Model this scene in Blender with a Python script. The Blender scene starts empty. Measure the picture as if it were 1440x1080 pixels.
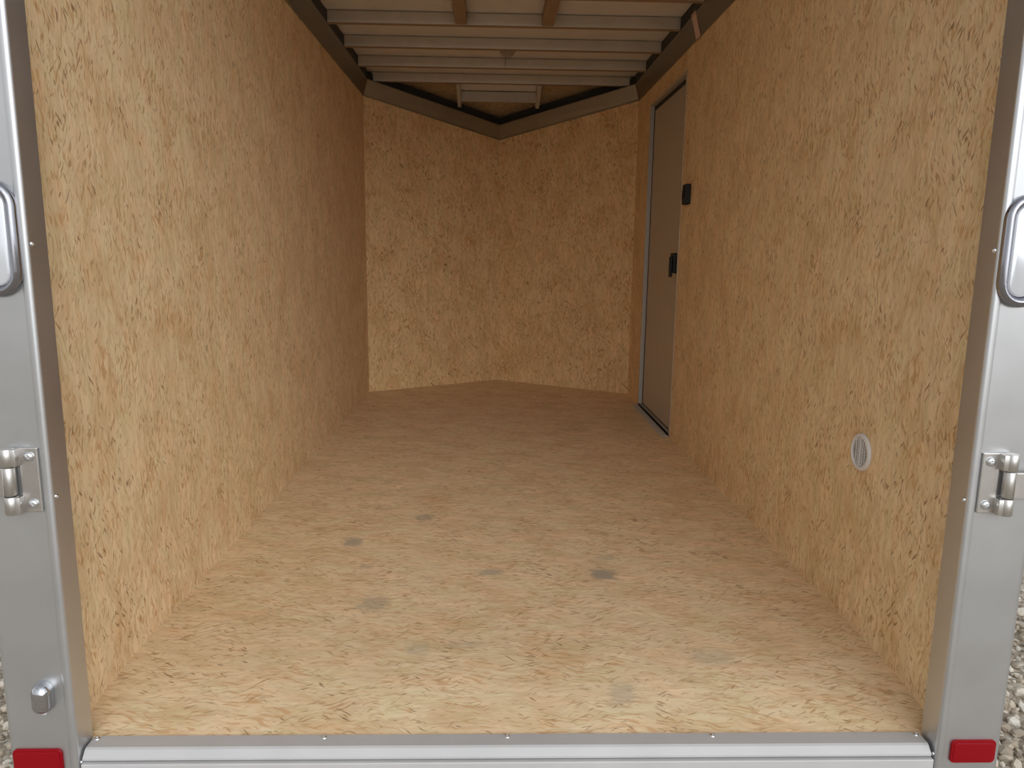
import bpy, bmesh, math, random
from mathutils import Vector, Matrix, noise
random.seed(7)
S = bpy.context.scene
COL = S.collection
PI = math.pi

# ------------------------------------------------------------------ camera
CAM_H, YAW, PITCH, ROLL, FPX = 0.9283, 0.0278, 0.1731, 0.0128, 1045.6
cy, sy, cp, sp = math.cos(YAW), math.sin(YAW), math.cos(PITCH), math.sin(PITCH)
fwd = Vector((sy*cp, cy*cp, -sp)); rgt = Vector((cy, -sy, 0)); up = rgt.cross(fwd)
cr, sr = math.cos(ROLL), math.sin(ROLL)
r2 = cr*rgt + sr*up; u2 = -sr*rgt + cr*up
cam = bpy.data.cameras.new('camera'); cam_o = bpy.data.objects.new('camera', cam); COL.objects.link(cam_o)
cam.sensor_width = 36.0; cam.lens = FPX/1440*36.0; cam.clip_start = 0.02
m = Matrix.Identity(4)
for i in range(3):
    m[i][0] = r2[i]; m[i][1] = u2[i]; m[i][2] = -fwd[i]
m[0][3], m[1][3], m[2][3] = 0, 0, CAM_H
cam_o.matrix_world = m
S.camera = cam_o

# ------------------------------------------------------------------ light: overcast sky
w = bpy.data.worlds.new('sky'); S.world = w; w.use_nodes = True
wn, wl = w.node_tree.nodes, w.node_tree.links
wn.clear()
wo = wn.new('ShaderNodeOutputWorld'); bg = wn.new('ShaderNodeBackground')
tc = wn.new('ShaderNodeTexCoord'); sx_ = wn.new('ShaderNodeSeparateXYZ'); rp = wn.new('ShaderNodeValToRGB')
wl.new(tc.outputs['Generated'], sx_.inputs[0]); wl.new(sx_.outputs['Z'], rp.inputs[0])
rp.color_ramp.elements[0].position = 0.0; rp.color_ramp.elements[0].color = (1.0, 1.02, 1.04, 1)
rp.color_ramp.elements[1].position = 0.75; rp.color_ramp.elements[1].color = (0.62, 0.645, 0.68, 1)
e = rp.color_ramp.elements.new(0.22); e.color = (0.92, 0.94, 0.97, 1)
cl = wn.new('ShaderNodeTexNoise'); cl.inputs['Scale'].default_value = 2.6; cl.inputs['Detail'].default_value = 4   # clouds
cm = wn.new('ShaderNodeMapRange'); cm.inputs[1].default_value = 0.3; cm.inputs[2].default_value = 0.7; cm.inputs[3].default_value = 0.72; cm.inputs[4].default_value = 1.28
mu = wn.new('ShaderNodeVectorMath'); mu.operation = 'SCALE'
wl.new(tc.outputs['Generated'], cl.inputs['Vector']); wl.new(cl.outputs['Fac'], cm.inputs[0])
wl.new(rp.outputs[0], mu.inputs[0]); wl.new(cm.outputs[0], mu.inputs['Scale']); # thin bright cloud low behind the camera, a little to the right, where the sun hides
dt = wn.new('ShaderNodeVectorMath'); dt.operation = 'DOT_PRODUCT'; dt.inputs[1].default_value = Vector((0.34, -0.88, 0.36)).normalized()
mx = wn.new('ShaderNodeMath'); mx.operation = 'MAXIMUM'; mx.inputs[1].default_value = 0.0
pw = wn.new('ShaderNodeMath'); pw.operation = 'POWER'; pw.inputs[1].default_value = 6.0
sc = wn.new('ShaderNodeMath'); sc.operation = 'MULTIPLY_ADD'; sc.inputs[1].default_value = 2.3; sc.inputs[2].default_value = 0.55
wl.new(tc.outputs['Generated'], dt.inputs[0]); wl.new(dt.outputs['Value'], mx.inputs[0]); wl.new(mx.outputs[0], pw.inputs[0]); wl.new(pw.outputs[0], sc.inputs[0])
m2 = wn.new('ShaderNodeVectorMath'); m2.operation = 'SCALE'
wl.new(mu.outputs[0], m2.inputs[0]); wl.new(sc.outputs[0], m2.inputs['Scale']); wl.new(m2.outputs[0], bg.inputs['Color']); bg.inputs['Strength'].default_value = 1.0
wl.new(bg.outputs[0], wo.inputs['Surface'])
S.view_settings.view_transform = 'Standard'; S.view_settings.look = 'None'
S.view_settings.gamma = 1.0; S.view_settings.use_curve_mapping = False
S.view_settings.exposure = 0.52
try:
    S.cycles.max_bounces = 16; S.cycles.diffuse_bounces = 10; S.cycles.glossy_bounces = 6
except Exception: pass

# ------------------------------------------------------------------ dimensions (metres, camera foot at the origin)
XL, XR = -0.825, 0.925                 # inner faces of the side walls
XM = 0.04                              # nose tip
YC, YT = 4.955, 5.489                  # wall corners and nose tip
JL, JR = -0.785, 0.884                 # inner faces of the rear posts
YF, YB = 1.298, 1.352                  # front and back of the post return
ZB, ZR = 2.0, 2.057                    # underside of bows, roof sheet
ZC = 1.911                             # lower edge of the cove trim
OL, OR = -0.919, 1.018                 # outside faces
GZ = -0.52                             # ground
DY0, DY1, DZ0, DZ1 = 3.742, 4.566, 0.004, 1.795   # side door opening

# ------------------------------------------------------------------ materials
def new_mat(name):
    mt = bpy.data.materials.new(name); mt.use_nodes = True
    nt = mt.node_tree; b = nt.nodes['Principled BSDF']
    return mt, nt, b
def N(nt, typ, **kw):
    n = nt.nodes.new(typ)
    for k, v in kw.items(): setattr(n, k, v)
    return n
def mathn(nt, op, a, b=None, c=None, clamp=False):
    n = N(nt, 'ShaderNodeMath', operation=op); n.use_clamp = clamp
    for i, v in enumerate((a, b, c)):
        if v is None: continue
        if isinstance(v, (int, float)): n.inputs[i].default_value = v
        else: nt.links.new(v, n.inputs[i])
    return n.outputs[0]
def mix(nt, fac, a, b, blend='MIX'):
    n = N(nt, 'ShaderNodeMix', data_type='RGBA', blend_type=blend)
    if isinstance(fac, (int, float)): n.inputs[0].default_value = fac
    else: nt.links.new(fac, n.inputs[0])
    for i, v in ((6, a), (7, b)):
        if isinstance(v, tuple): n.inputs[i].default_value = (*v, 1)
        else: nt.links.new(v, n.inputs[i])
    return n.outputs[2]
def ramp(nt, src, stops, interp='LINEAR'):
    n = N(nt, 'ShaderNodeValToRGB'); cr_ = n.color_ramp; cr_.interpolation = interp
    while len(cr_.elements) > 1: cr_.elements.remove(cr_.elements[-1])
    for i, (p, c) in enumerate(stops):
        el = cr_.elements[0] if i == 0 else cr_.elements.new(p)
        el.position = p; el.color = (*c, 1) if len(c) == 3 else c
    nt.links.new(src, n.inputs[0]); return n.outputs[0]
def plain(name, col, rough=0.5, metal=0.0, bump=None, var=0.0, coat=0.0):
    mt, nt, b = new_mat(name)
    b.inputs['Base Color'].default_value = (*col, 1); b.inputs['Roughness'].default_value = rough
    b.inputs['Metallic'].default_value = metal
    if coat: b.inputs['Coat Weight'].default_value = coat
    t = N(nt, 'ShaderNodeTexCoord')
    ns = N(nt, 'ShaderNodeTexNoise'); ns.inputs['Scale'].default_value = 9; ns.inputs['Detail'].default_value = 5
    nt.links.new(t.outputs['Object'], ns.inputs['Vector'])
    if var:
        c = ramp(nt, ns.outputs['Fac'], [(0.3, tuple(x*(1-var) for x in col)), (0.7, tuple(min(1, x*(1+var)) for x in col))])
        nt.links.new(c, b.inputs['Base Color'])
        r = mathn(nt, 'MULTIPLY_ADD', ns.outputs['Fac'], 0.14, rough-0.07); nt.links.new(r, b.inputs['Roughness'])
    if bump:
        bp = N(nt, 'ShaderNodeBump'); bp.inputs['Strength'].default_value = bump; bp.inputs['Distance'].default_value = 0.002
        nt.links.new(ns.outputs['Fac'], bp.inputs['Height']); nt.links.new(bp.outputs[0], b.inputs['Normal'])
    return mt

def osb(name, plane, grain, light=1.0, fleck=1.0, fine=1.0, stains=None, stretch=1.0, tint=(1, 1, 1)):
    """strand board: plane = the two axes of the sheet, grain = axis the strands mostly follow"""
    mt, nt, b = new_mat(name)
    L = nt.links
    geo = N(nt, 'ShaderNodeNewGeometry')                  # world position: the board never moves
    pos = geo.outputs['Position']
    sep = N(nt, 'ShaderNodeSeparateXYZ'); L.new(pos, sep.inputs[0])
    ax = {'x': sep.outputs['X'], 'y': sep.outputs['Y'], 'z': sep.outputs['Z']}
    other = [a for a in plane if a != grain][0]
    uv = N(nt, 'ShaderNodeCombineXYZ'); L.new(ax[grain], uv.inputs[0]); L.new(ax[other], uv.inputs[1])
    wp = N(nt, 'ShaderNodeTexNoise'); wp.inputs['Scale'].default_value = 9; wp.inputs['Detail'].default_value = 2
    L.new(uv.outputs[0], wp.inputs['Vector'])
    off = N(nt, 'ShaderNodeVectorMath', operation='MULTIPLY_ADD')
    L.new(wp.outputs['Color'], off.inputs[0]); off.inputs[1].default_value = (0.0, 0.05, 0); L.new(uv.outputs[0], off.inputs[2])
    def mapped(rot, su, sv, shift=(0, 0, 0)):
        mp = N(nt, 'ShaderNodeMapping'); mp.vector_type = 'POINT'
        ro = N(nt, 'ShaderNodeVectorRotate', rotation_type='Z_AXIS'); ro.inputs['Angle'].default_value = rot
        L.new(off.outputs[0], ro.inputs['Vector']); L.new(ro.outputs[0], mp.inputs['Vector'])
        mp.inputs['Scale'].default_value = (su*1.15/stretch, sv*1.15*stretch, 1); mp.inputs['Location'].default_value = shift
        return mp.outputs[0]
    def voro(vec, rnd=1.0):
        v = N(nt, 'ShaderNodeTexVoronoi', voronoi_dimensions='2D', feature='F1')
        v.inputs['Scale'].default_value = 1; v.inputs['Randomness'].default_value = rnd
        L.new(vec, v.inputs['Vector'])
        s = N(nt, 'ShaderNodeSeparateColor'); L.new(v.outputs['Color'], s.inputs[0])
        return s.outputs[0], s.outputs[1], v.outputs['Distance']
    def noi(vec, detail=3, rough=0.6):
        n = N(nt, 'ShaderNodeTexNoise', noise_dimensions='2D'); n.inputs['Scale'].default_value = 1
        n.inputs['Detail'].default_value = detail; n.inputs['Roughness'].default_value = rough
        L.new(vec, n.inputs['Vector']); return n.outputs['Fac']
    k = fine
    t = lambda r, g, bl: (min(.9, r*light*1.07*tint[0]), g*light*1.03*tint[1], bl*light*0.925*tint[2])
    a1, a2, ad = voro(mapped(0.06, 17*k, 75*k))
    base = ramp(nt, a1, [(0.0, t(.66, .505, .335)), (0.3, t(.73, .575, .395)), (0.6, t(.765, .615, .435)), (0.85, t(.79, .655, .475)), (1.0, t(.735, .56, .375))])
    b1, b2, bd = voro(mapped(0.42, 20*k, 90*k, (3.3, 1.7, 0)))
    base = mix(nt, mathn(nt, 'MULTIPLY', mathn(nt, 'GREATER_THAN', b1, 0.55), 0.55), base,
               ramp(nt, b2, [(0.0, t(.675, .52, .345)), (0.5, t(.755, .605, .425)), (1.0, t(.805, .67, .49))]))
    c1, c2, cd = voro(mapped(-0.38, 24*k, 110*k, (7.1, 5.7, 0)))
    base = mix(nt, mathn(nt, 'MULTIPLY', mathn(nt, 'GREATER_THAN', c1, 0.62), 0.5), base,
               ramp(nt, c2, [(0.0, t(.69, .52, .345)), (0.5, t(.745, .595, .41)), (1.0, t(.805, .675, .495))]))
    # soft wood grain and broad blotches
    g = noi(mapped(0.0, 9*k, 190*k), 3)
    base = mix(nt, 0.45, base, ramp(nt, g, [(0.25, (.72, .68, .62)), (0.5, (1, 1, 1)), (0.75, (1.12, 1.13, 1.14))]), 'MULTIPLY')
    bl = noi(mapped(0.3, 4.5, 7), 4)
    base = mix(nt, 0.55, base, ramp(nt, bl, [(0.3, (.84, .76, .66)), (0.5, (1, 1, 1)), (0.7, (1.07, 1.10, 1.12))]), 'MULTIPLY')
    hb = noi(mapped(0.2, 7, 12, (5, 5, 0)), 3)
    base = mix(nt, 0.6, base, ramp(nt, hb, [(0.3, (1.07, .97, .93)), (0.5, (1, 1, 1)), (0.7, (.96, 1.02, .95))]), 'MULTIPLY')
    # rust coloured bark streaks and dark flecks
    for rot, su, sv, thr, fac, colr, shift in (
            (0.22, 24, 115, 0.635, 0.60, (.55, .30, .13), (1, 9, 0)),
            (-0.30, 27, 130, 0.675, 0.62, (.38, .225, .11), (4, 2, 0)),
            (0.50, 28, 140, 0.735, 0.85, (.25, .135, .065), (8, 6, 0)),
            (-0.62, 26, 125, 0.745, 0.75, (.34, .18, .085), (2, 13, 0))):
        f = noi(mapped(rot, su*k, sv*k, shift), 1.2, 0.45)
        gate = noi(mapped(rot*2, 5*k, 8*k, shift), 2, 0.5)
        f = mathn(nt, 'MULTIPLY_ADD', gate, 0.42, mathn(nt, 'ADD', f, -0.21))
        f = mathn(nt, 'MULTIPLY', ramp(nt, f, [(thr, (0, 0, 0)), (thr+0.075, (1, 1, 1))]), fac*fleck)
        base = mix(nt, f, base, t(*colr))
    if stains:
        sn = noi(mapped(0.1, 40, 90), 4)
        sh = mathn(nt, 'MULTIPLY_ADD', sn, 1.5, -0.75)
        for (px, py, rx, ry, st) in stains:
            dx = mathn(nt, 'DIVIDE', mathn(nt, 'SUBTRACT', ax['x'], px), rx)
            dy = mathn(nt, 'DIVIDE', mathn(nt, 'SUBTRACT', ax['y'], py), ry)
            d = mathn(nt, 'POWER', mathn(nt, 'ADD', mathn(nt, 'POWER', dx, 4.0), mathn(nt, 'POWER', dy, 4.0)), 0.25)
            d = mathn(nt, 'ADD', d, sh)
            f = mathn(nt, 'MULTIPLY', ramp(nt, d, [(0.55, (1, 1, 1)), (1.15, (0, 0, 0))]), st)
            base = mix(nt, f, base, (.33, .29, .24))
    L.new(base, b.inputs['Base Color'])
    b.inputs['Roughness'].default_value = 0.62
    b.inputs['Specular IOR Level'].default_value = 0.35
    bp = N(nt, 'ShaderNodeBump'); bp.inputs['Strength'].default_value = 0.15; bp.inputs['Distance'].default_value = 0.001
    L.new(a1, bp.inputs['Height']); L.new(bp.outputs[0], b.inputs['Normal'])
    return mt

STAINS = [(0.333, 2.057, .044, .044, .8), (-0.235, 2.532, .035, .04, .50), (-0.445, 2.305, .034, .045, .62),
          (0.002, 2.071, .045, .026, .52), (-0.31, 1.872, .045, .05, .45), (0.29, 1.47, .035, .04, .35),
          (-0.06, 1.66, .05, .02, .25), (0.36, 2.18, .04, .02, .35), (-0.37, 2.11, .025, .025, .30),
          (0.52, 1.60, .06, .04, .25), (-0.17, 1.64, .035, .03, .3)]
M_WALL = osb('osb_wall', 'yz', 'z', tint=(1, .99, .96))
M_FLOOR = osb('osb_floor', 'xy', 'x', light=1.0, stains=STAINS, fleck=0.9, stretch=1.15)
M_NOSE = osb('osb_nose', 'xz', 'z', fine=0.85, fleck=1.0, tint=(.975, .905, .765))
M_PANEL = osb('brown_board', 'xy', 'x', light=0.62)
M_ALU = plain('brushed_aluminium', (.62, .63, .64), 0.38, 1.0, var=0.05)
M_POST = plain('satin_aluminium_post', (.58, .585, .59), 0.36, 0.85, var=0.03)
M_BOW = plain('galvanised_bow', (.64, .60, .53), 0.45, 0.75, var=0.06)
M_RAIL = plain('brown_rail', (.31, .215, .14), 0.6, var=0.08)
M_PALE = plain('pale_primer', (.50, .47, .41), 0.6, var=0.04)
M_ROOF = plain('roof_sheet', (.68, .67, .65), 0.6, 0.0, var=0.05)
M_COVE = plain('cove_metal', (.36, .335, .28), 0.42, 1.0, var=0.06)
M_DARK = plain('dark_steel', (.035, .037, .038), 0.6, 0.3)
M_CHROME = plain('chrome', (.52, .53, .55), 0.07, 1.0)
M_BEZEL = plain('smoked_chrome', (.33, .33, .36), 0.12, 1.0)
M_ZINC = plain('zinc_screw', (.80, .82, .84), 0.22, 1.0)
M_STEEL = plain('worn_steel', (.60, .58, .55), 0.36, 1.0, var=0.10)
M_DOOR = plain('door_skin', (.46, .41, .34), 0.42, 0.0, var=0.04)
M_FRAME = plain('door_frame_metal', (.50, .46, .40), 0.5, 0.3, var=0.04)
M_RUBBER = plain('black_rubber', (.018, .018, .018), 0.6)
M_BLACK = plain('black_plastic', (.006, .006, .006), 0.65)
M_WHITE = plain('white_plastic', (.74, .72, .70), 0.4)
M_HOLE = plain('dark_void', (.02, .018, .016), 0.9)
M_RED = plain('red_reflector', (.27, .0010, .006), 0.4)
M_RED.node_tree.nodes['Principled BSDF'].inputs['Specular IOR Level'].default_value = 0.2
M_LENS = plain('lamp_lens', (.72, .74, .77), 0.18, 0.35)
M_DOME = plain('dome_lens', (.36, .30, .27), 0.35)
M_SILL = plain('dull_aluminium', (.56, .55, .54), 0.55, 0.15, var=0.04)
M_SKIN = plain('outer_skin', (.55, .56, .57), 0.4, 0.6)

# ------------------------------------------------------------------ mesh helpers (world coordinates)
def box(bm, x0, x1, y0, y1, z0, z1, bev=0.0):
    r = bmesh.ops.create_cube(bm, size=1)
    vs = r['verts']
    for v in vs:
        v.co = Vector(((x0+x1)/2+v.co.x*(x1-x0), (y0+y1)/2+v.co.y*(y1-y0), (z0+z1)/2+v.co.z*(z1-z0)))
    if bev:
        es = list({ed for v in vs for ed in v.link_edges})
        bmesh.ops.bevel(bm, geom=es, offset=bev, segments=2, affect='EDGES', profile=0.5)
    return vs
def quad(bm, *pts):
    return bm.faces.new([bm.verts.new(p) for p in pts])
def prism(bm, prof, mapper, t0, t1):
    """extrude the closed 2-D outline prof from t0 to t1; mapper(u, v, t) -> point"""
    a = [bm.verts.new(mapper(u, v, t0)) for u, v in prof]
    b = [bm.verts.new(mapper(u, v, t1)) for u, v in prof]
    n = len(prof)
    for i in range(n): bm.faces.new((a[i], a[(i+1) % n], b[(i+1) % n], b[i]))
    bm.faces.new(a[::-1]); bm.faces.new(b)
def lathe(bm, prof, frame, seg=24):
    """prof = [(radius, height)], frame = (origin, axis, ux, uy)"""
    o, ax_, ux, uy = frame
    rings = []
    for r, h in prof:
        if r < 1e-6: rings.append([bm.verts.new(o+ax_*h)])
        else: rings.append([bm.verts.new(o+ax_*h+ux*(r*math.cos(2*PI*i/seg))+uy*(r*math.sin(2*PI*i/seg))) for i in range(seg)])
    for A, B in zip(rings, rings[1:]):
        for i in range(seg):
            j = (i+1) % seg
            if len(A) == 1 and len(B) == 1: continue
            if len(A) == 1: bm.faces.new((A[0], B[i], B[j]))
            elif len(B) == 1: bm.faces.new((A[i], A[j], B[0]))
            else: bm.faces.new((A[i], A[j], B[j], B[i]))
def sweep_ring(bm, path, section, closed=True):
    """path = [(centre, u_dir, v_dir)], section = closed list of (u, v)"""
    rings = [[bm.verts.new(c+u*a+v*b) for a, b in section] for c, u, v in path]
    n = len(rings); k = len(section)
    for i in range(n if closed else n-1):
        A, B = rings[i], rings[(i+1) % n]
        for q in range(k):
            bm.faces.new((A[q], A[(q+1) % k], B[(q+1) % k], B[q]))
    if not closed:
        bm.faces.new(rings[0][::-1]); bm.faces.new(rings[-1])
def obj(name, bm, mat, parent=None, smooth=None, origin=None):
    bmesh.ops.recalc_face_normals(bm, faces=bm.faces[:])
    org = Vector((0, 0, 0))
    if parent is not None: org = Vector(parent['_org'])
    if origin is not None: org = Vector(origin)
    for v in bm.verts: v.co -= org
    me = bpy.data.meshes.new(name); bm.to_mesh(me); bm.free()
    if smooth:
        for p in me.polygons: p.use_smooth = True
        try: me.set_sharp_from_angle(angle=math.radians(smooth))
        except Exception: pass
    me.materials.append(mat)
    o = bpy.data.objects.new(name, me); COL.objects.link(o)
    o['_org'] = tuple(org)
    if parent is not None:
        o.parent = parent
        o.location = org-Vector(parent['_org'])
    else: o.location = org
    return o
def tag(o, label, cat, group=None):
    o['label'] = label; o['category'] = cat
    if group: o['group'] = group
    return o
def thing(name, loc, label, cat, group=None):
    o = bpy.data.objects.new(name, None); o.empty_display_size = 0.05; COL.objects.link(o)
    o.location = loc; o['_org'] = tuple(loc)
    return tag(o, label, cat, group)
def struct(name, bm, mat, **kw):
    o = obj(name, bm, mat, **kw); o['kind'] = 'structure'; return o
B = bmesh.new
X, Y, Z = Vector((1, 0, 0)), Vector((0, 1, 0)), Vector((0, 0, 1))
def screw_bm(p, axis, r=0.005, h=0.003):
    bm = B(); ax_ = Vector(axis).normalized()
    ux = ax_.orthogonal().normalized(); uy = ax_.cross(ux)
    lathe(bm, [(0, -0.001), (r, -0.001), (r, h*.25), (r*.86, h*.7), (r*.5, h), (r*.32, h*.98), (r*.2, h*.55), (0, h*.5)], (Vector(p), ax_, ux, uy), 16)
    return bm

# ------------------------------------------------------------------ the setting: trailer box
# floor: strand board, pointed at the nose
bm = B()
# level sheet that eases down to the threshold over its last hand's breadth
ye, yl, zd = 1.353, 1.64, -0.028
zs = lambda y: zd*max(0.0, (yl-y)/(yl-ye))**2
ys_ = [ye+(yl-ye)*i/14 for i in range(15)]+[YC]
prev = None
for y in ys_:
    row = [bm.verts.new(p) for p in ((XL, y, zs(y)), (XR, y, zs(y)), (XR, y, zs(y)-.018), (XL, y, zs(y)-.018))]
    if prev:
        for i in range(4): bm.faces.new((prev[i], row[i], row[(i+1) % 4], prev[(i+1) % 4]))
    else: bm.faces.new(row)
    prev = row
tt, tb = bm.verts.new((XM, YT, 0)), bm.verts.new((XM, YT, -.018))
bm.faces.new((prev[0], prev[1], tt)); bm.faces.new((prev[3], tb, prev[2])); bm.faces.new((prev[1], prev[2], tb, tt)); bm.faces.new((prev[0], tt, tb, prev[3]))
bmesh.ops.remove_doubles(bm, verts=bm.verts, dist=1e-5)
struct('floor', bm, M_FLOOR, smooth=30)

bm = B(); box(bm, XL-0.010, XL, YB+0.001, YC, -0.03, ZC+0.09)
struct('wall_left', bm, M_WALL)
bm = B()
box(bm, XR, XR+0.010, YB+0.001, DY0, -0.03, ZC+0.09)
box(bm, XR, XR+0.010, DY1, YC, -0.03, ZC+0.09)
box(bm, XR, XR+0.010, DY0, DY1, DZ1, ZC+0.09)
bmesh.ops.remove_doubles(bm, verts=bm.verts, dist=1e-5)
struct('wall_right', bm, M_WALL)
# the two panels of the V nose; the top edge drops towards the tip
ZTIP = 1.732
def nose_wall(name, xa):
    bm = B(); s = 1 if xa < XM else -1
    d = Vector((XM-xa, YT-YC, 0)).normalized(); nrm = Vector((-d.y*s, d.x*s, 0))
    if nrm.y < 0: nrm = -nrm
    A = Vector((xa, YC, 0)); T = Vector((XM, YT, 0))
    pts = [A, T, T+Z*(ZTIP+0.05), A+Z*(ZC+0.05)]
    f = [bm.verts.new(p) for p in pts]; g = [bm.verts.new(p+nrm*0.010) for p in pts]
    bm.faces.new(f); bm.faces.new(g[::-1])
    for i in range(4): bm.faces.new((f[i], g[i], g[(i+1) % 4], f[(i+1) % 4]))
    return struct(name, bm, M_NOSE)
nose_wall('wall_front_left', XL); nose_wall('wall_front_right', XR)

# roof sheet (flat part) and the sloped nose roof
bm = B(); box(bm, OL, OR, YF, 5.046, ZR, ZR+0.03)
struct('ceiling', bm, M_ROOF)
bm = B()
zt = 1.889
top = [(OL, 5.046, 2.05), (OR, 5.046, 2.05), (OR, YC+0.0, 2.05)]
a = [bm.verts.new(p) for p in ((OL+.06, 5.04, 2.055), (OR-.06, 5.04, 2.055), (XM, YT+0.06, zt-0.012))]
b_ = [bm.verts.new(v.co+Z*0.012) for v in a]
bm.faces.new(a); bm.faces.new(b_[::-1])
for i in range(3): bm.faces.new((a[i], b_[i], b_[(i+1) % 3], a[(i+1) % 3]))
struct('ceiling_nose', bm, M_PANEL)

# outer skin closes the box (side, nose, roof edge, underside)
bm = B()
yo = YC+0.02
pl = [(OL, 1.40), (OL, yo), (XM, YT+0.14), (OR, yo), (OR, 1.40)]
for (p, q) in zip(pl, pl[1:]):
    dx, dy = q[0]-p[0], q[1]-p[1]; ln = math.hypot(dx, dy); nx, ny = -dy/ln*.004, dx/ln*.004
    prism(bm, [p, q, (q[0]+nx, q[1]+ny), (p[0]+nx, p[1]+ny)], lambda u, v, t: (u, v, t), -0.14, 2.10)
struct('trailer_skin', bm, M_SKIN)
bm = B()
prism(bm, [(OL, 4.9), (OR, 4.9), (OR, yo), (XM, YT+.14), (OL, yo)], lambda u, v, t: (u, v, t), 2.10, 2.11)
struct('roof_cap', bm, M_SKIN)
bm = B()
prism(bm, [(OL, 1.40), (OR, 1.40), (OR, yo), (XM, YT+.14), (OL, yo)], lambda u, v, t: (u, v, t), -0.14, -0.05)
struct('trailer_chassis', bm, M_DARK)

# top rails: dark tubes above the cove, along the sides and the nose
for nm, x0, x1 in (('trim_1', OL+.006, XL+0.0305), ('trim_2', XR-0.0305, OR-.006)):
    bm = B(); box(bm, x0, x1, 1.40, YC-0.02, ZC+0.0905, ZR-0.001, .002); struct(nm, bm, M_DARK)
for nm, xa in (('trim_3', XL), ('trim_4', XR)):
    bm = B(); d = Vector((XM-xa, YT-YC, 0)).normalized()
    nrm = Vector((-d.y, d.x, 0)); nrm = nrm if nrm.y > 0 else -nrm
    for a0, a1 in ((0.012, 0.05),):
        P = [Vector((xa, YC, 0)), Vector((XM, YT, 0))]
        vs = []
        for p, zlo, zhi in ((P[0], ZC+.03, ZR-.004), (P[1], ZTIP+.03, zt-.014)):
            for o_ in (a0, a1):
                for z_ in (zlo, zhi): vs.append(bm.verts.new(p+nrm*o_+Z*z_))
        for q in ((0, 1, 5, 4), (2, 6, 7, 3), (1, 3, 7, 5), (0, 4, 6, 2), (0, 2, 3, 1), (4, 5, 7, 6)):
            bm.faces.new([vs[i] for i in q])
    struct(nm, bm, M_DARK)

# cove trim: folded metal strip, sides and nose
def cove(name, pa, pb, na, nb, za, zb_, inset=0.030, hgt=0.089):
    """from pa to pb along the wall top; na/nb = direction into the room at each end"""
    bm = B(); rings = []
    for p, n_, z_ in ((pa, na, za), (pb, nb, zb_)):
        p = Vector(p); n_ = Vector(n_)
        prof = [(0.0005, -0.012), (0.005, -0.012), (0.006, 0.0), (inset, hgt-.006), (inset, hgt), (inset-.003, hgt), (0.0005, 0.004)]
        rings.append([bm.verts.new(p+n_*u+Z*(z_+v)) for u, v in prof])
    A, Bv = rings; n = len(A)
    for i in range(n): bm.faces.new((A[i], A[(i+1) % n], Bv[(i+1) % n], Bv[i]))
    bm.faces.new(A[::-1]); bm.faces.new(Bv)
    return struct(name, bm, M_COVE)
cove('trim_5', (XL, YB+.01, 0), (XL, YC, 0), (1, 0, 0), (1, -.35, 0), ZC, ZC)
t6 = cove('trim_6', (XR, YB+.01, 0), (XR, YC, 0), (-1, 0, 0), (-1, -.35, 0), ZC, ZC)
bm = B()
prism(bm, [(.0075, .0), (.0315, .083), (.0335, .083), (.0335, .094), (.030, .094), (.031, .089), (.0085, -.004), (.006, -.014), (.0075, -.014)], lambda u, v, t: (XR-u, t, ZC+v), 3.515, 3.585)
o = obj('splice_plate', bm, plain('pinkish_metal', (.66, .47, .40), 0.5, 0.0), t6); o['label'] = 'pinkish splice plate across the cove strip'
cove('trim_7', (XL, YC, 0), (XM, YT, 0), (1, -.35, 0), (0, -1.15, 0), ZC, ZTIP)
cove('trim_8', (XR, YC, 0), (XM, YT, 0), (-1, -.35, 0), (0, -1.15, 0), ZC, ZTIP)

# rear header above the opening (out of the frame, shades the roof)
bm = B(); box(bm, JL, JR, YF, YB, 1.94, 2.087, .004); struct('trim_9', bm, M_POST)
bm = B(); box(bm, JL+.001, JR-.001, 1.31, 1.395, -0.16, -0.0765, .004); struct('trim_10', bm, M_STEEL)

# ------------------------------------------------------------------ side door in the right wall
XD = XR+0.0175
door = bpy.data.objects.new('door_1', None); COL.objects.link(door); door.location = (XR, DY0, DZ0); door['_org'] = (XR, DY0, DZ0)
door['kind'] = 'structure'
bm = B()
fw = 0.012                                                # liner of the opening + lip on the board
def dring(x0, x1, a, b):
    box(bm, x0, x1, DY0-a, DY0+b, DZ0, DZ1+a)
    box(bm, x0, x1, DY1-b, DY1+a, DZ0, DZ1+a)
    box(bm, x0, x1, DY0+b, DY1-b, DZ1-b, DZ1+a)
    box(bm, x0, x1, DY0+b, DY1-b, DZ0, DZ0+0.012)
dring(XR-0.003, XR+0.03, 0.0, 0.005)
dring(XR-0.003, XR-0.0005, 0.010, 0.0)
o = obj('door_frame', bm, M_FRAME, door); o['label'] = 'bare aluminium door frame'
bm = B()
box(bm, XR+0.020, XR+0.0295, DY0+.0055, DY1-.0055, DZ0+.0125, DZ1-.0055)
obj('seal', bm, M_RUBBER, door)
bm = B(); box(bm, XD-.002, XD+.003, DY0+.012, DY1-.052, DZ0+.022, DZ1-.034, .0015)
pn = obj('door_panel', bm, M_DOOR, door)
bm = B(); box(bm, XR-.040, XR-.0032, DY0+.004, DY1+.008, .0003, .0045, .001)
o = obj('door_sill', bm, M_SILL, door)
bm = B(); box(bm, XD-.028, XD-.0022, DY0+.055, DY0+.125, 0.842, 0.944, .006)
lt = obj('latch', bm, M_BLACK, door)
lt['label'] = 'black latch box with paddle'
bm = B(); box(bm, XD-.042, XD-.0285, DY0+.058, DY0+.090, 0.822, 0.925, .005); obj('paddle', bm, M_BLACK, lt)

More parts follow.
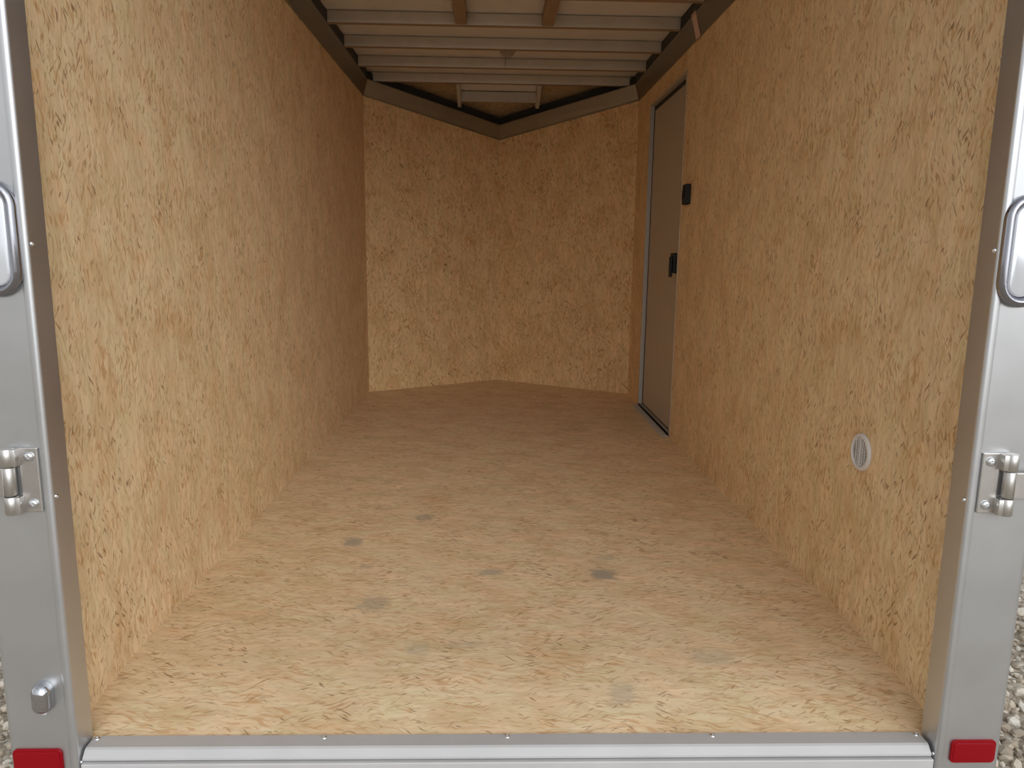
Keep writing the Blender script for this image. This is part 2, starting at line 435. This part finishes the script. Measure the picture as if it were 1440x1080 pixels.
# ------------------------------------------------------------------ roof bows
bow_y = [5.004, 4.604, 4.194, 3.784, 3.374]
bow_lab = ['pale metal roof bow nearest the pointed nose, above the V opening',
           'pale metal roof bow second from the nose, with a thin wire down its face',
           'pale metal roof bow third from the nose, just in front of the round dome lamp',
           'pale metal roof bow fourth from the nose, where both lengthwise rails end',
           'pale metal roof bow at the very top edge, nearest the rear opening']
for y, lab in zip(bow_y, bow_lab):
    xa, xb = XL+0.032, XR-0.032
    if y > YC: xa, xb = XL+.05, XR-.05
    bm = B(); box(bm, xa, xb, y, y+0.030, ZB, ZR-0.005, .002); box(bm, xa, xb, y+.010, y+.020, ZR-.006, ZR-.0004)
    o = obj('roof_bow', bm, M_BOW, origin=((xa+xb)/2, y, ZR)); tag(o, lab, 'roof bow', 'cross bows under the roof')
    bm = B(); box(bm, xa+.001, xb-.001, y+.0005, y+.0295, ZB-.0025, ZB-.0002)  # added strip: its brown paints in the dark reflection under the bow
    t_ = obj('underside_shade', bm, M_RAIL, o); t_['label'] = 'added brown strip imitating the dark reflection on the underside'
for xa, xb, lab in ((-0.186, -0.130, 'short brown lengthwise rail between two roof bows, left one of the pair'),
                    (0.226, 0.282, 'short brown lengthwise rail between two roof bows, right one of the pair')):
    bm = B(); box(bm, xa, xb, 3.405, 3.7835, ZB+.0005, ZR-0.0005, .002)
    o = obj('roof_rail', bm, M_RAIL, origin=((xa+xb)/2, 3.6, ZR)); tag(o, lab, 'rail', 'lengthwise rails under the roof')
# nose framing
def slope(y): return 2.055-(2.055-1.877)/(YT+.06-5.04)*(y-5.04)
for x, lab in ((-0.232, 'thin pale rail left of the nose cross bar, down to the V trim'),
               (0.294, 'thin pale rail right of the nose cross bar, down to the V trim')):
    bm = B(); h2 = 0.0125; y0, y1 = 5.046, 5.295
    vs = [bm.verts.new(p) for y in (y0, y1) for p in ((x-h2, y, slope(y)-.001), (x+h2, y, slope(y)-.001), (x+h2, y, slope(y)-.062), (x-h2, y, slope(y)-.062))]
    for q in ((0, 1, 2, 3), (7, 6, 5, 4), (0, 4, 5, 1), (1, 5, 6, 2), (2, 6, 7, 3), (3, 7, 4, 0)): bm.faces.new([vs[i] for i in q])
    o = obj('nose_rail', bm, M_PALE, origin=(x, y0, slope(y0))); tag(o, lab, 'rail', 'rails inside the nose roof')
bm = B(); box(bm, -0.219, 0.281, 5.20, 5.225, 1.925, slope(5.226)-.001, .002)
tag(obj('nose_bow', bm, M_PALE, origin=(0.03, 5.2, slope(5.2))), 'short pale cross bar between the two thin rails inside the V nose', 'roof bow')
bm = B(); y0, y1 = 5.046, 5.199
vs = [bm.verts.new((x, y, slope(y)-d)) for y in (y0, y1) for x in (-.219, .281) for d in (.001, .005)]
for q in ((0, 2, 6, 4), (1, 5, 7, 3), (0, 1, 3, 2), (4, 6, 7, 5), (0, 4, 5, 1), (2, 3, 7, 6)): bm.faces.new([vs[i] for i in q])
tag(obj('nose_roof_sheet', bm, M_ROOF, origin=(.03, y0, slope(y0))), 'grey roof sheet between the thin rails just behind the last bow', 'sheet')

# dome lamp on the roof sheet
dl = thing('dome_lamp', (0.0745, 4.445, ZR), 'small round pinkish dome lamp on the roof sheet between bows', 'lamp')
fr = (Vector((0.0745, 4.445, ZR-.0005)), -Z, X, Y)
bm = B(); lathe(bm, [(0, 0), (.047, 0), (.048, .004), (.045, .009), (.040, .010)], fr, 28); obj('base', bm, M_DOME, dl, 35)
bm = B(); lathe(bm, [(.041, .009), (.038, .020), (.026, .031), (0, .036)], fr, 28); obj('lens', bm, M_DOME, dl, 60)
bm = B(); pth = []
for p in ((0.072, 4.488, ZR-.003), (0.070, 4.53, ZR-.0035), (0.068, 4.598, ZR-.005), (0.067, 4.6015, ZR-.012), (0.066, 4.6015, ZB+.004)):
    pth.append(Vector(p))
ring = []
for i, p in enumerate(pth):
    t_ = (pth[min(i+1, len(pth)-1)]-pth[max(i-1, 0)]).normalized(); v_ = t_.cross(X).normalized()
    ring.append((p, X, v_))
sweep_ring(bm, ring, [(.002*math.cos(q*PI/4), .002*math.sin(q*PI/4)) for q in range(8)], closed=False)
obj('wire', bm, M_DOME, dl, 60)

# ------------------------------------------------------------------ light switch on the right wall
sw = thing('light_switch', (XR, 3.585, 1.168), 'small black switch box on the board wall beside the side door', 'light switch')
bm = B(); box(bm, XR-.028, XR-.0003, 3.555, 3.615, 1.168, 1.262, .005); obj('switch_box', bm, M_BLACK, sw)
bm = B(); box(bm, XR-.034, XR-.0275, 3.574, 3.596, 1.195, 1.235, .002); obj('rocker', bm, M_BLACK, sw)

# ------------------------------------------------------------------ round wall vent
VC = Vector((XR, 1.776, 0.452))
vt = thing('wall_vent', VC-Z*.048, 'round white plastic vent with a dark grille low on the right wall', 'vent')
fr = (VC, -X, Y, Z)
bm = B(); lathe(bm, [(.0475, .0003), (.0475, .003), (.045, .0065), (.039, .0075), (.0372, .006), (.0368, .0003)], fr, 40); obj('flange', bm, M_WHITE, vt, 40)
bm = B(); lathe(bm, [(0, .0004), (.0366, .0004), (.0366, .0015), (0, .0015)], fr, 32); obj('backing', bm, M_HOLE, vt)
bm = B()
def bar(yc, z0, z1, wd, x0, x1): box(bm, VC.x-x1, VC.x-x0, VC.y+yc-wd/2, VC.y+yc+wd/2, VC.z+z0, VC.z+z1)
bar(0, -.036, .036, .0042, .0018, .0062)
for q in (-.022, -.011, .011, .022):
    hh = math.sqrt(.0368**2-q*q); bar(q, -hh, hh, .0014, .002, .0052)
for i in range(-7, 8):
    zc_ = i*.0050; hh = math.sqrt(max(0, .0368**2-zc_**2))
    if hh > .004: box(bm, VC.x-.0050, VC.x-.0022, VC.y-hh, VC.y+hh, VC.z+zc_-.0008, VC.z+zc_+.0008)
obj('grille', bm, M_WHITE, vt)

# ------------------------------------------------------------------ rear posts with their rivets
def post(s, jx, label):
    """s = +1 right post, -1 left post; u runs outward from the opening"""
    def mp(u, v, t): return (jx+s*u, YF+v, t)
    t = thing('rear_post', (jx+s*.066, YF+.06, -0.16), label, 'post', 'rear corner posts')
    prof = [(0, .056)]
    for k in range(6):
        a_ = PI/2*k/5; prof.append((.007-.007*math.cos(a_), .007-.007*math.sin(a_)))
    prof += [(.0125, .0), (.0140, .0006), (.0155, .0028), (.0175, .0034), (.0180, .0035)]
    for k in range(7):
        a_ = PI/2*k/6; prof.append((.119+.0135*math.sin(a_), .0170-.0135*math.cos(a_)))
    prof += [(.1325, .11), (.106, .11), (.106, .056)]
    bm = B(); prism(bm, prof, mp, -0.16, 2.087); obj('post_shell', bm, M_POST, t, 30)
    for z in ((0.935, 0.487, -0.048) if s < 0 else (0.945, 0.487, -0.04)):
        obj('rivet', screw_bm((jx-s*.0002, YF+.011, z), (-s, -.55, 0), .0042, .0035), M_ZINC, t, 50)
    return t
post(-1, JL, 'grey satin metal corner post left of the opening, with a chrome oval near its foot')
post(1, JR, 'grey satin metal corner post at the right of the rear opening, gravel beside its foot')

# hinges
FY = YF+.0035
def hinge(s, jx, z0, z1, label):
    def bx(bm, u0, u1, v0, v1, a, b, bev=0.0):
        x0, x1 = sorted((jx+s*u0, jx+s*u1)); box(bm, x0, x1, FY-v1, FY-v0, a, b, bev)
    t = thing('door_hinge', (jx+s*.03, FY, z0), label, 'hinge', 'rear door hinges')
    bm = B(); bx(bm, .0185, .052, .0003, .005, z0, z1, .0015); obj('frame_leaf', bm, M_STEEL, t)
    ux = .066; cx, cyy, R_ = jx+s*ux, FY-.0125, .0120
    def barrel(a, b, r):
        bm = B(); lathe(bm, [(0, 0), (r*.9, 0), (r, .0015), (r, b-a-.0015), (r*.9, b-a), (0, b-a)], (Vector((cx, cyy, a)), Z, X, Y), 28); return bm
    hh = (z1-z0)
    for nm, a, b in (('knuckle', z0-.001, z0+hh*.27), ('knuckle', z1-hh*.27, z1+.0005)):
        bm = barrel(a, b, R_)
        x0, x1 = sorted((jx+s*.048, jx+s*ux)); box(bm, x0, x1, FY-.020, FY-.0004, a+.0008, b-.0008, .0015)
        obj(nm, bm, M_STEEL, t, 40)
    obj('door_knuckle', barrel(z0+hh*.285, z1-hh*.285, R_*.86), M_STEEL, t, 40)
    bm = B(); x0, x1 = sorted((jx+s*(ux+.006), jx+s*(ux+.10))); box(bm, x0, x1, FY-.022, FY-.016, z0+hh*.29, z1-hh*.29, .001)
    obj('door_leaf', bm, M_STEEL, t)
    for z in (z0+.016, z1-.016):
        obj('screw', screw_bm((jx+s*.033, FY-.0048, z), (0, -1, 0), .0088, .0055), M_ZINC, t, 50)
    return t
hinge(-1, JL, 0.461, 0.580, 'worn steel door hinge screwed to the left rear post')
hinge(1, JR, 0.465, 0.580, 'worn steel door hinge screwed to the right rear post')

# oblong lamps with chrome bezels
def stadium(cx, cz, hw, hh, n=14):
    r = hw; out = []
    for k in range(n+1):
        a_ = PI*k/n; out.append((cx+r*math.cos(a_), cz+hh-r+r*math.sin(a_)))
    for k in range(n+1):
        a_ = PI+PI*k/n; out.append((cx+r*math.cos(a_), cz-hh+r+r*math.sin(a_)))
    return out
def tail_lamp(s, cx, cz, label):
    hw, hh = .043, .098
    t = thing('tail_lamp', (cx, FY, cz-hh), label, 'lamp', 'oblong lamps on the rear posts')
    sec = [(0.0, .0003), (0.0, .006), (.003, .011), (.008, .0145), (.013, .013), (.0165, .008), (.0175, .003), (.0175, .0003)]
    bm = B(); rings = []
    for ins, pr in sec:
        rings.append([bm.verts.new((x, FY-pr, z)) for x, z in stadium(cx, cz, hw-ins, hh-ins)])
    n = len(rings[0])
    for A, B2 in zip(rings, rings[1:]):
        for i in range(n): bm.faces.new((A[i], A[(i+1) % n], B2[(i+1) % n], B2[i]))
    obj('bezel', bm, M_BEZEL, t, 60)
    bm = B(); rings = []
    for ins, pr in ((.0178, .0005), (.0178, .004), (.0195, .0075), (.022, .0085)):
        rings.append([bm.verts.new((x, FY-pr, z)) for x, z in stadium(cx, cz, hw-ins, hh-ins)])
    for A, B2 in zip(rings, rings[1:]):
        for i in range(n): bm.faces.new((A[i], A[(i+1) % n], B2[(i+1) % n], B2[i]))
    bm.faces.new(rings[-1]); obj('lens', bm, M_LENS, t, 50)
    return t
tail_lamp(-1, -0.8400, 0.943, 'chrome-rimmed oblong lamp on the left rear post, cut by the photo edge')
tail_lamp(1, 0.9300, 0.944, 'chrome-rimmed oblong lamp on the right rear post, cut by the photo edge')

# chrome oval fitting near the foot of the left post
PO = Vector((-0.8375, FY, 0.097))
pf = thing('chrome_marker_lamp', PO-Z*.03, 'small chrome oval lamp housing near the foot of the left post', 'lamp')
bm = B(); rings = []
for ins, pr in ((0, .0003), (0, .006), (.0015, .012), (.004, .018), (.008, .022), (.0125, .0235)):
    rings.append([bm.verts.new((x, FY-pr, z-(.006 if pr > .02 else 0)*((z-PO.z)/.03))) for x, z in stadium(PO.x, PO.z, .0185-ins, .031-ins)])
n = len(rings[0])
for A, B2 in zip(rings, rings[1:]):
    for i in range(n): bm.faces.new((A[i], A[(i+1) % n], B2[(i+1) % n], B2[i]))
bm.faces.new(rings[-1]); obj('housing', bm, M_CHROME, pf, 60)
bm = B(); box(bm, PO.x-.006, PO.x+.006, FY-.012, FY-.004, PO.z-.0325, PO.z-.0285, .001); obj('lens', bm, M_LENS, pf)

# red reflectors
def reflector(s, cx, cz, hw, hh, label):
    t = thing('reflector', (cx, FY, cz-hh), label, 'reflector', 'red reflectors on the rear posts')
    def rr(ins):
        r = .009-ins*.5; out = []
        for (sx2, sz2, a0) in ((1, 1, 0), (-1, 1, PI/2), (-1, -1, PI), (1, -1, 3*PI/2)):
            for k in range(6):
                a_ = a0+PI/2*k/5
                out.append((cx+sx2*(hw-ins-r)+r*math.cos(a_), cz+sz2*(hh-ins-r)+r*math.sin(a_)))
        return out
    def plate(levels, nm, mt):
        bm = B(); rings = [[bm.verts.new((x, FY-pr, z)) for x, z in rr(ins)] for ins, pr in levels]
        n = len(rings[0])
        for A, B2 in zip(rings, rings[1:]):
            for i in range(n): bm.faces.new((A[i], A[(i+1) % n], B2[(i+1) % n], B2[i]))
        bm.faces.new(rings[-1]); bm.faces.new(rings[0][::-1]); obj(nm, bm, mt, t, 40)
    plate([(0, .0003), (0, .003), (.001, .0042), (.004, .0045)], 'rim', M_RED)
    plate([(.0045, .0046), (.0045, .0052), (.006, .0058), (.008, .006)], 'lens', M_RED)
reflector(-1, -0.861, -0.038, .0465, .0245, 'red rounded reflector at the foot of the left rear post, below the chrome oval')
reflector(1, 0.957, -0.029, .0450, .0245, 'red rounded reflector at the foot of the right rear post')

# ------------------------------------------------------------------ threshold strip
sl = thing('threshold_strip', (0.05, 1.33, -0.05), 'aluminium threshold strip along the front edge of the board floor', 'threshold')
bm = B()
prism(bm, [(1.354, -.0275), (1.354, -.0245), (1.320, -.0245), (1.3155, -.027), (1.3045, -.0385), (1.3045, -.0425), (1.309, -.0425), (1.340, -.044), (1.353, -.044)],
      lambda u, v, t: (t, u, v), JL+.004, JR-.006)
obj('strip', bm, M_SILL, sl)
for x in (-0.772, -0.327, 0.037, 0.451, 0.868):
    obj('screw', screw_bm((x, 1.345, -.0247), (0, -.1, 1), .0052, .0035), M_ZINC, sl, 50)
# flat step plate below it
bm = B(); box(bm, JL+.004, JR-.004, 1.297, 1.352, -0.075, -0.0455, .002)
tag(obj('rear_ledge', bm, M_SILL, origin=(0.05, 1.3, -.075)), 'dull grey ledge just below the threshold strip', 'ledge')

# ------------------------------------------------------------------ gravel outside
mt, nt, b = new_mat('gravel')
g_ = N(nt, 'ShaderNodeNewGeometry')
v1 = N(nt, 'ShaderNodeTexVoronoi'); v1.inputs['Scale'].default_value = 45; nt.links.new(g_.outputs['Position'], v1.inputs['Vector'])
s1 = N(nt, 'ShaderNodeSeparateColor'); nt.links.new(v1.outputs['Color'], s1.inputs[0])
cg = ramp(nt, s1.outputs[0], [(0, (.24, .20, .15)), (.35, (.40, .33, .25)), (.7, (.52, .45, .35)), (1, (.70, .64, .55))])
nt.links.new(cg, b.inputs['Base Color']); b.inputs['Roughness'].default_value = .9
bp = N(nt, 'ShaderNodeBump'); bp.inputs['Distance'].default_value = .015; bp.inputs['Strength'].default_value = .9; bp.invert = True
nt.links.new(v1.outputs['Distance'], bp.inputs['Height']); nt.links.new(bp.outputs[0], b.inputs['Normal'])
M_GRAVEL = mt
bm = B(); quad(bm, (-40, -40, GZ), (40, -40, GZ), (40, 40, GZ), (-40, 40, GZ)); struct('ground', bm, M_GRAVEL)
mt, nt, b = new_mat('pebbles')
g_ = N(nt, 'ShaderNodeNewGeometry')
cg = ramp(nt, g_.outputs['Random Per Island'], [(0, (.26, .21, .16)), (.4, (.47, .39, .29)), (.75, (.60, .52, .41)), (1, (.80, .74, .64))])
nt.links.new(cg, b.inputs['Base Color']); b.inputs['Roughness'].default_value = .85
bm = B()
tmpl = B(); bmesh.ops.create_icosphere(tmpl, subdivisions=1, radius=1)
tv = [v.co.copy() for v in tmpl.verts]; tf = [[v.index for v in f.verts] for f in tmpl.faces]; tmpl.free()
def pebble(x, y, r):
    rot = Matrix.Rotation(random.uniform(0, 6.28), 3, Vector((random.uniform(-1, 1), random.uniform(-1, 1), 1)).normalized())
    sc = Vector((random.uniform(.7, 1.3), random.uniform(.7, 1.2), random.uniform(.45, .85)))
    vs = []
    for c in tv:
        q = Vector((c.x*sc.x, c.y*sc.y, c.z*sc.z))*random.uniform(.85, 1.1)*r
        vs.append(bm.verts.new(rot @ q + Vector((x, y, GZ+r*.28))))
    for f in tf: bm.faces.new([vs[i] for i in f])
for _ in range(2600): pebble(random.uniform(1.08, 2.3), random.uniform(1.3, 3.0), random.choice((.008, .010, .013, .017, .024)))
for _ in range(1400): pebble(random.uniform(-2.0, -0.98), random.uniform(1.3, 2.4), random.choice((.008, .010, .013, .017, .022)))
o = obj('gravel', bm, mt); o['kind'] = 'stuff'; tag(o, 'loose tan gravel on the ground outside the trailer', 'gravel')

for o in bpy.data.objects:
    if '_org' in o: del o['_org']
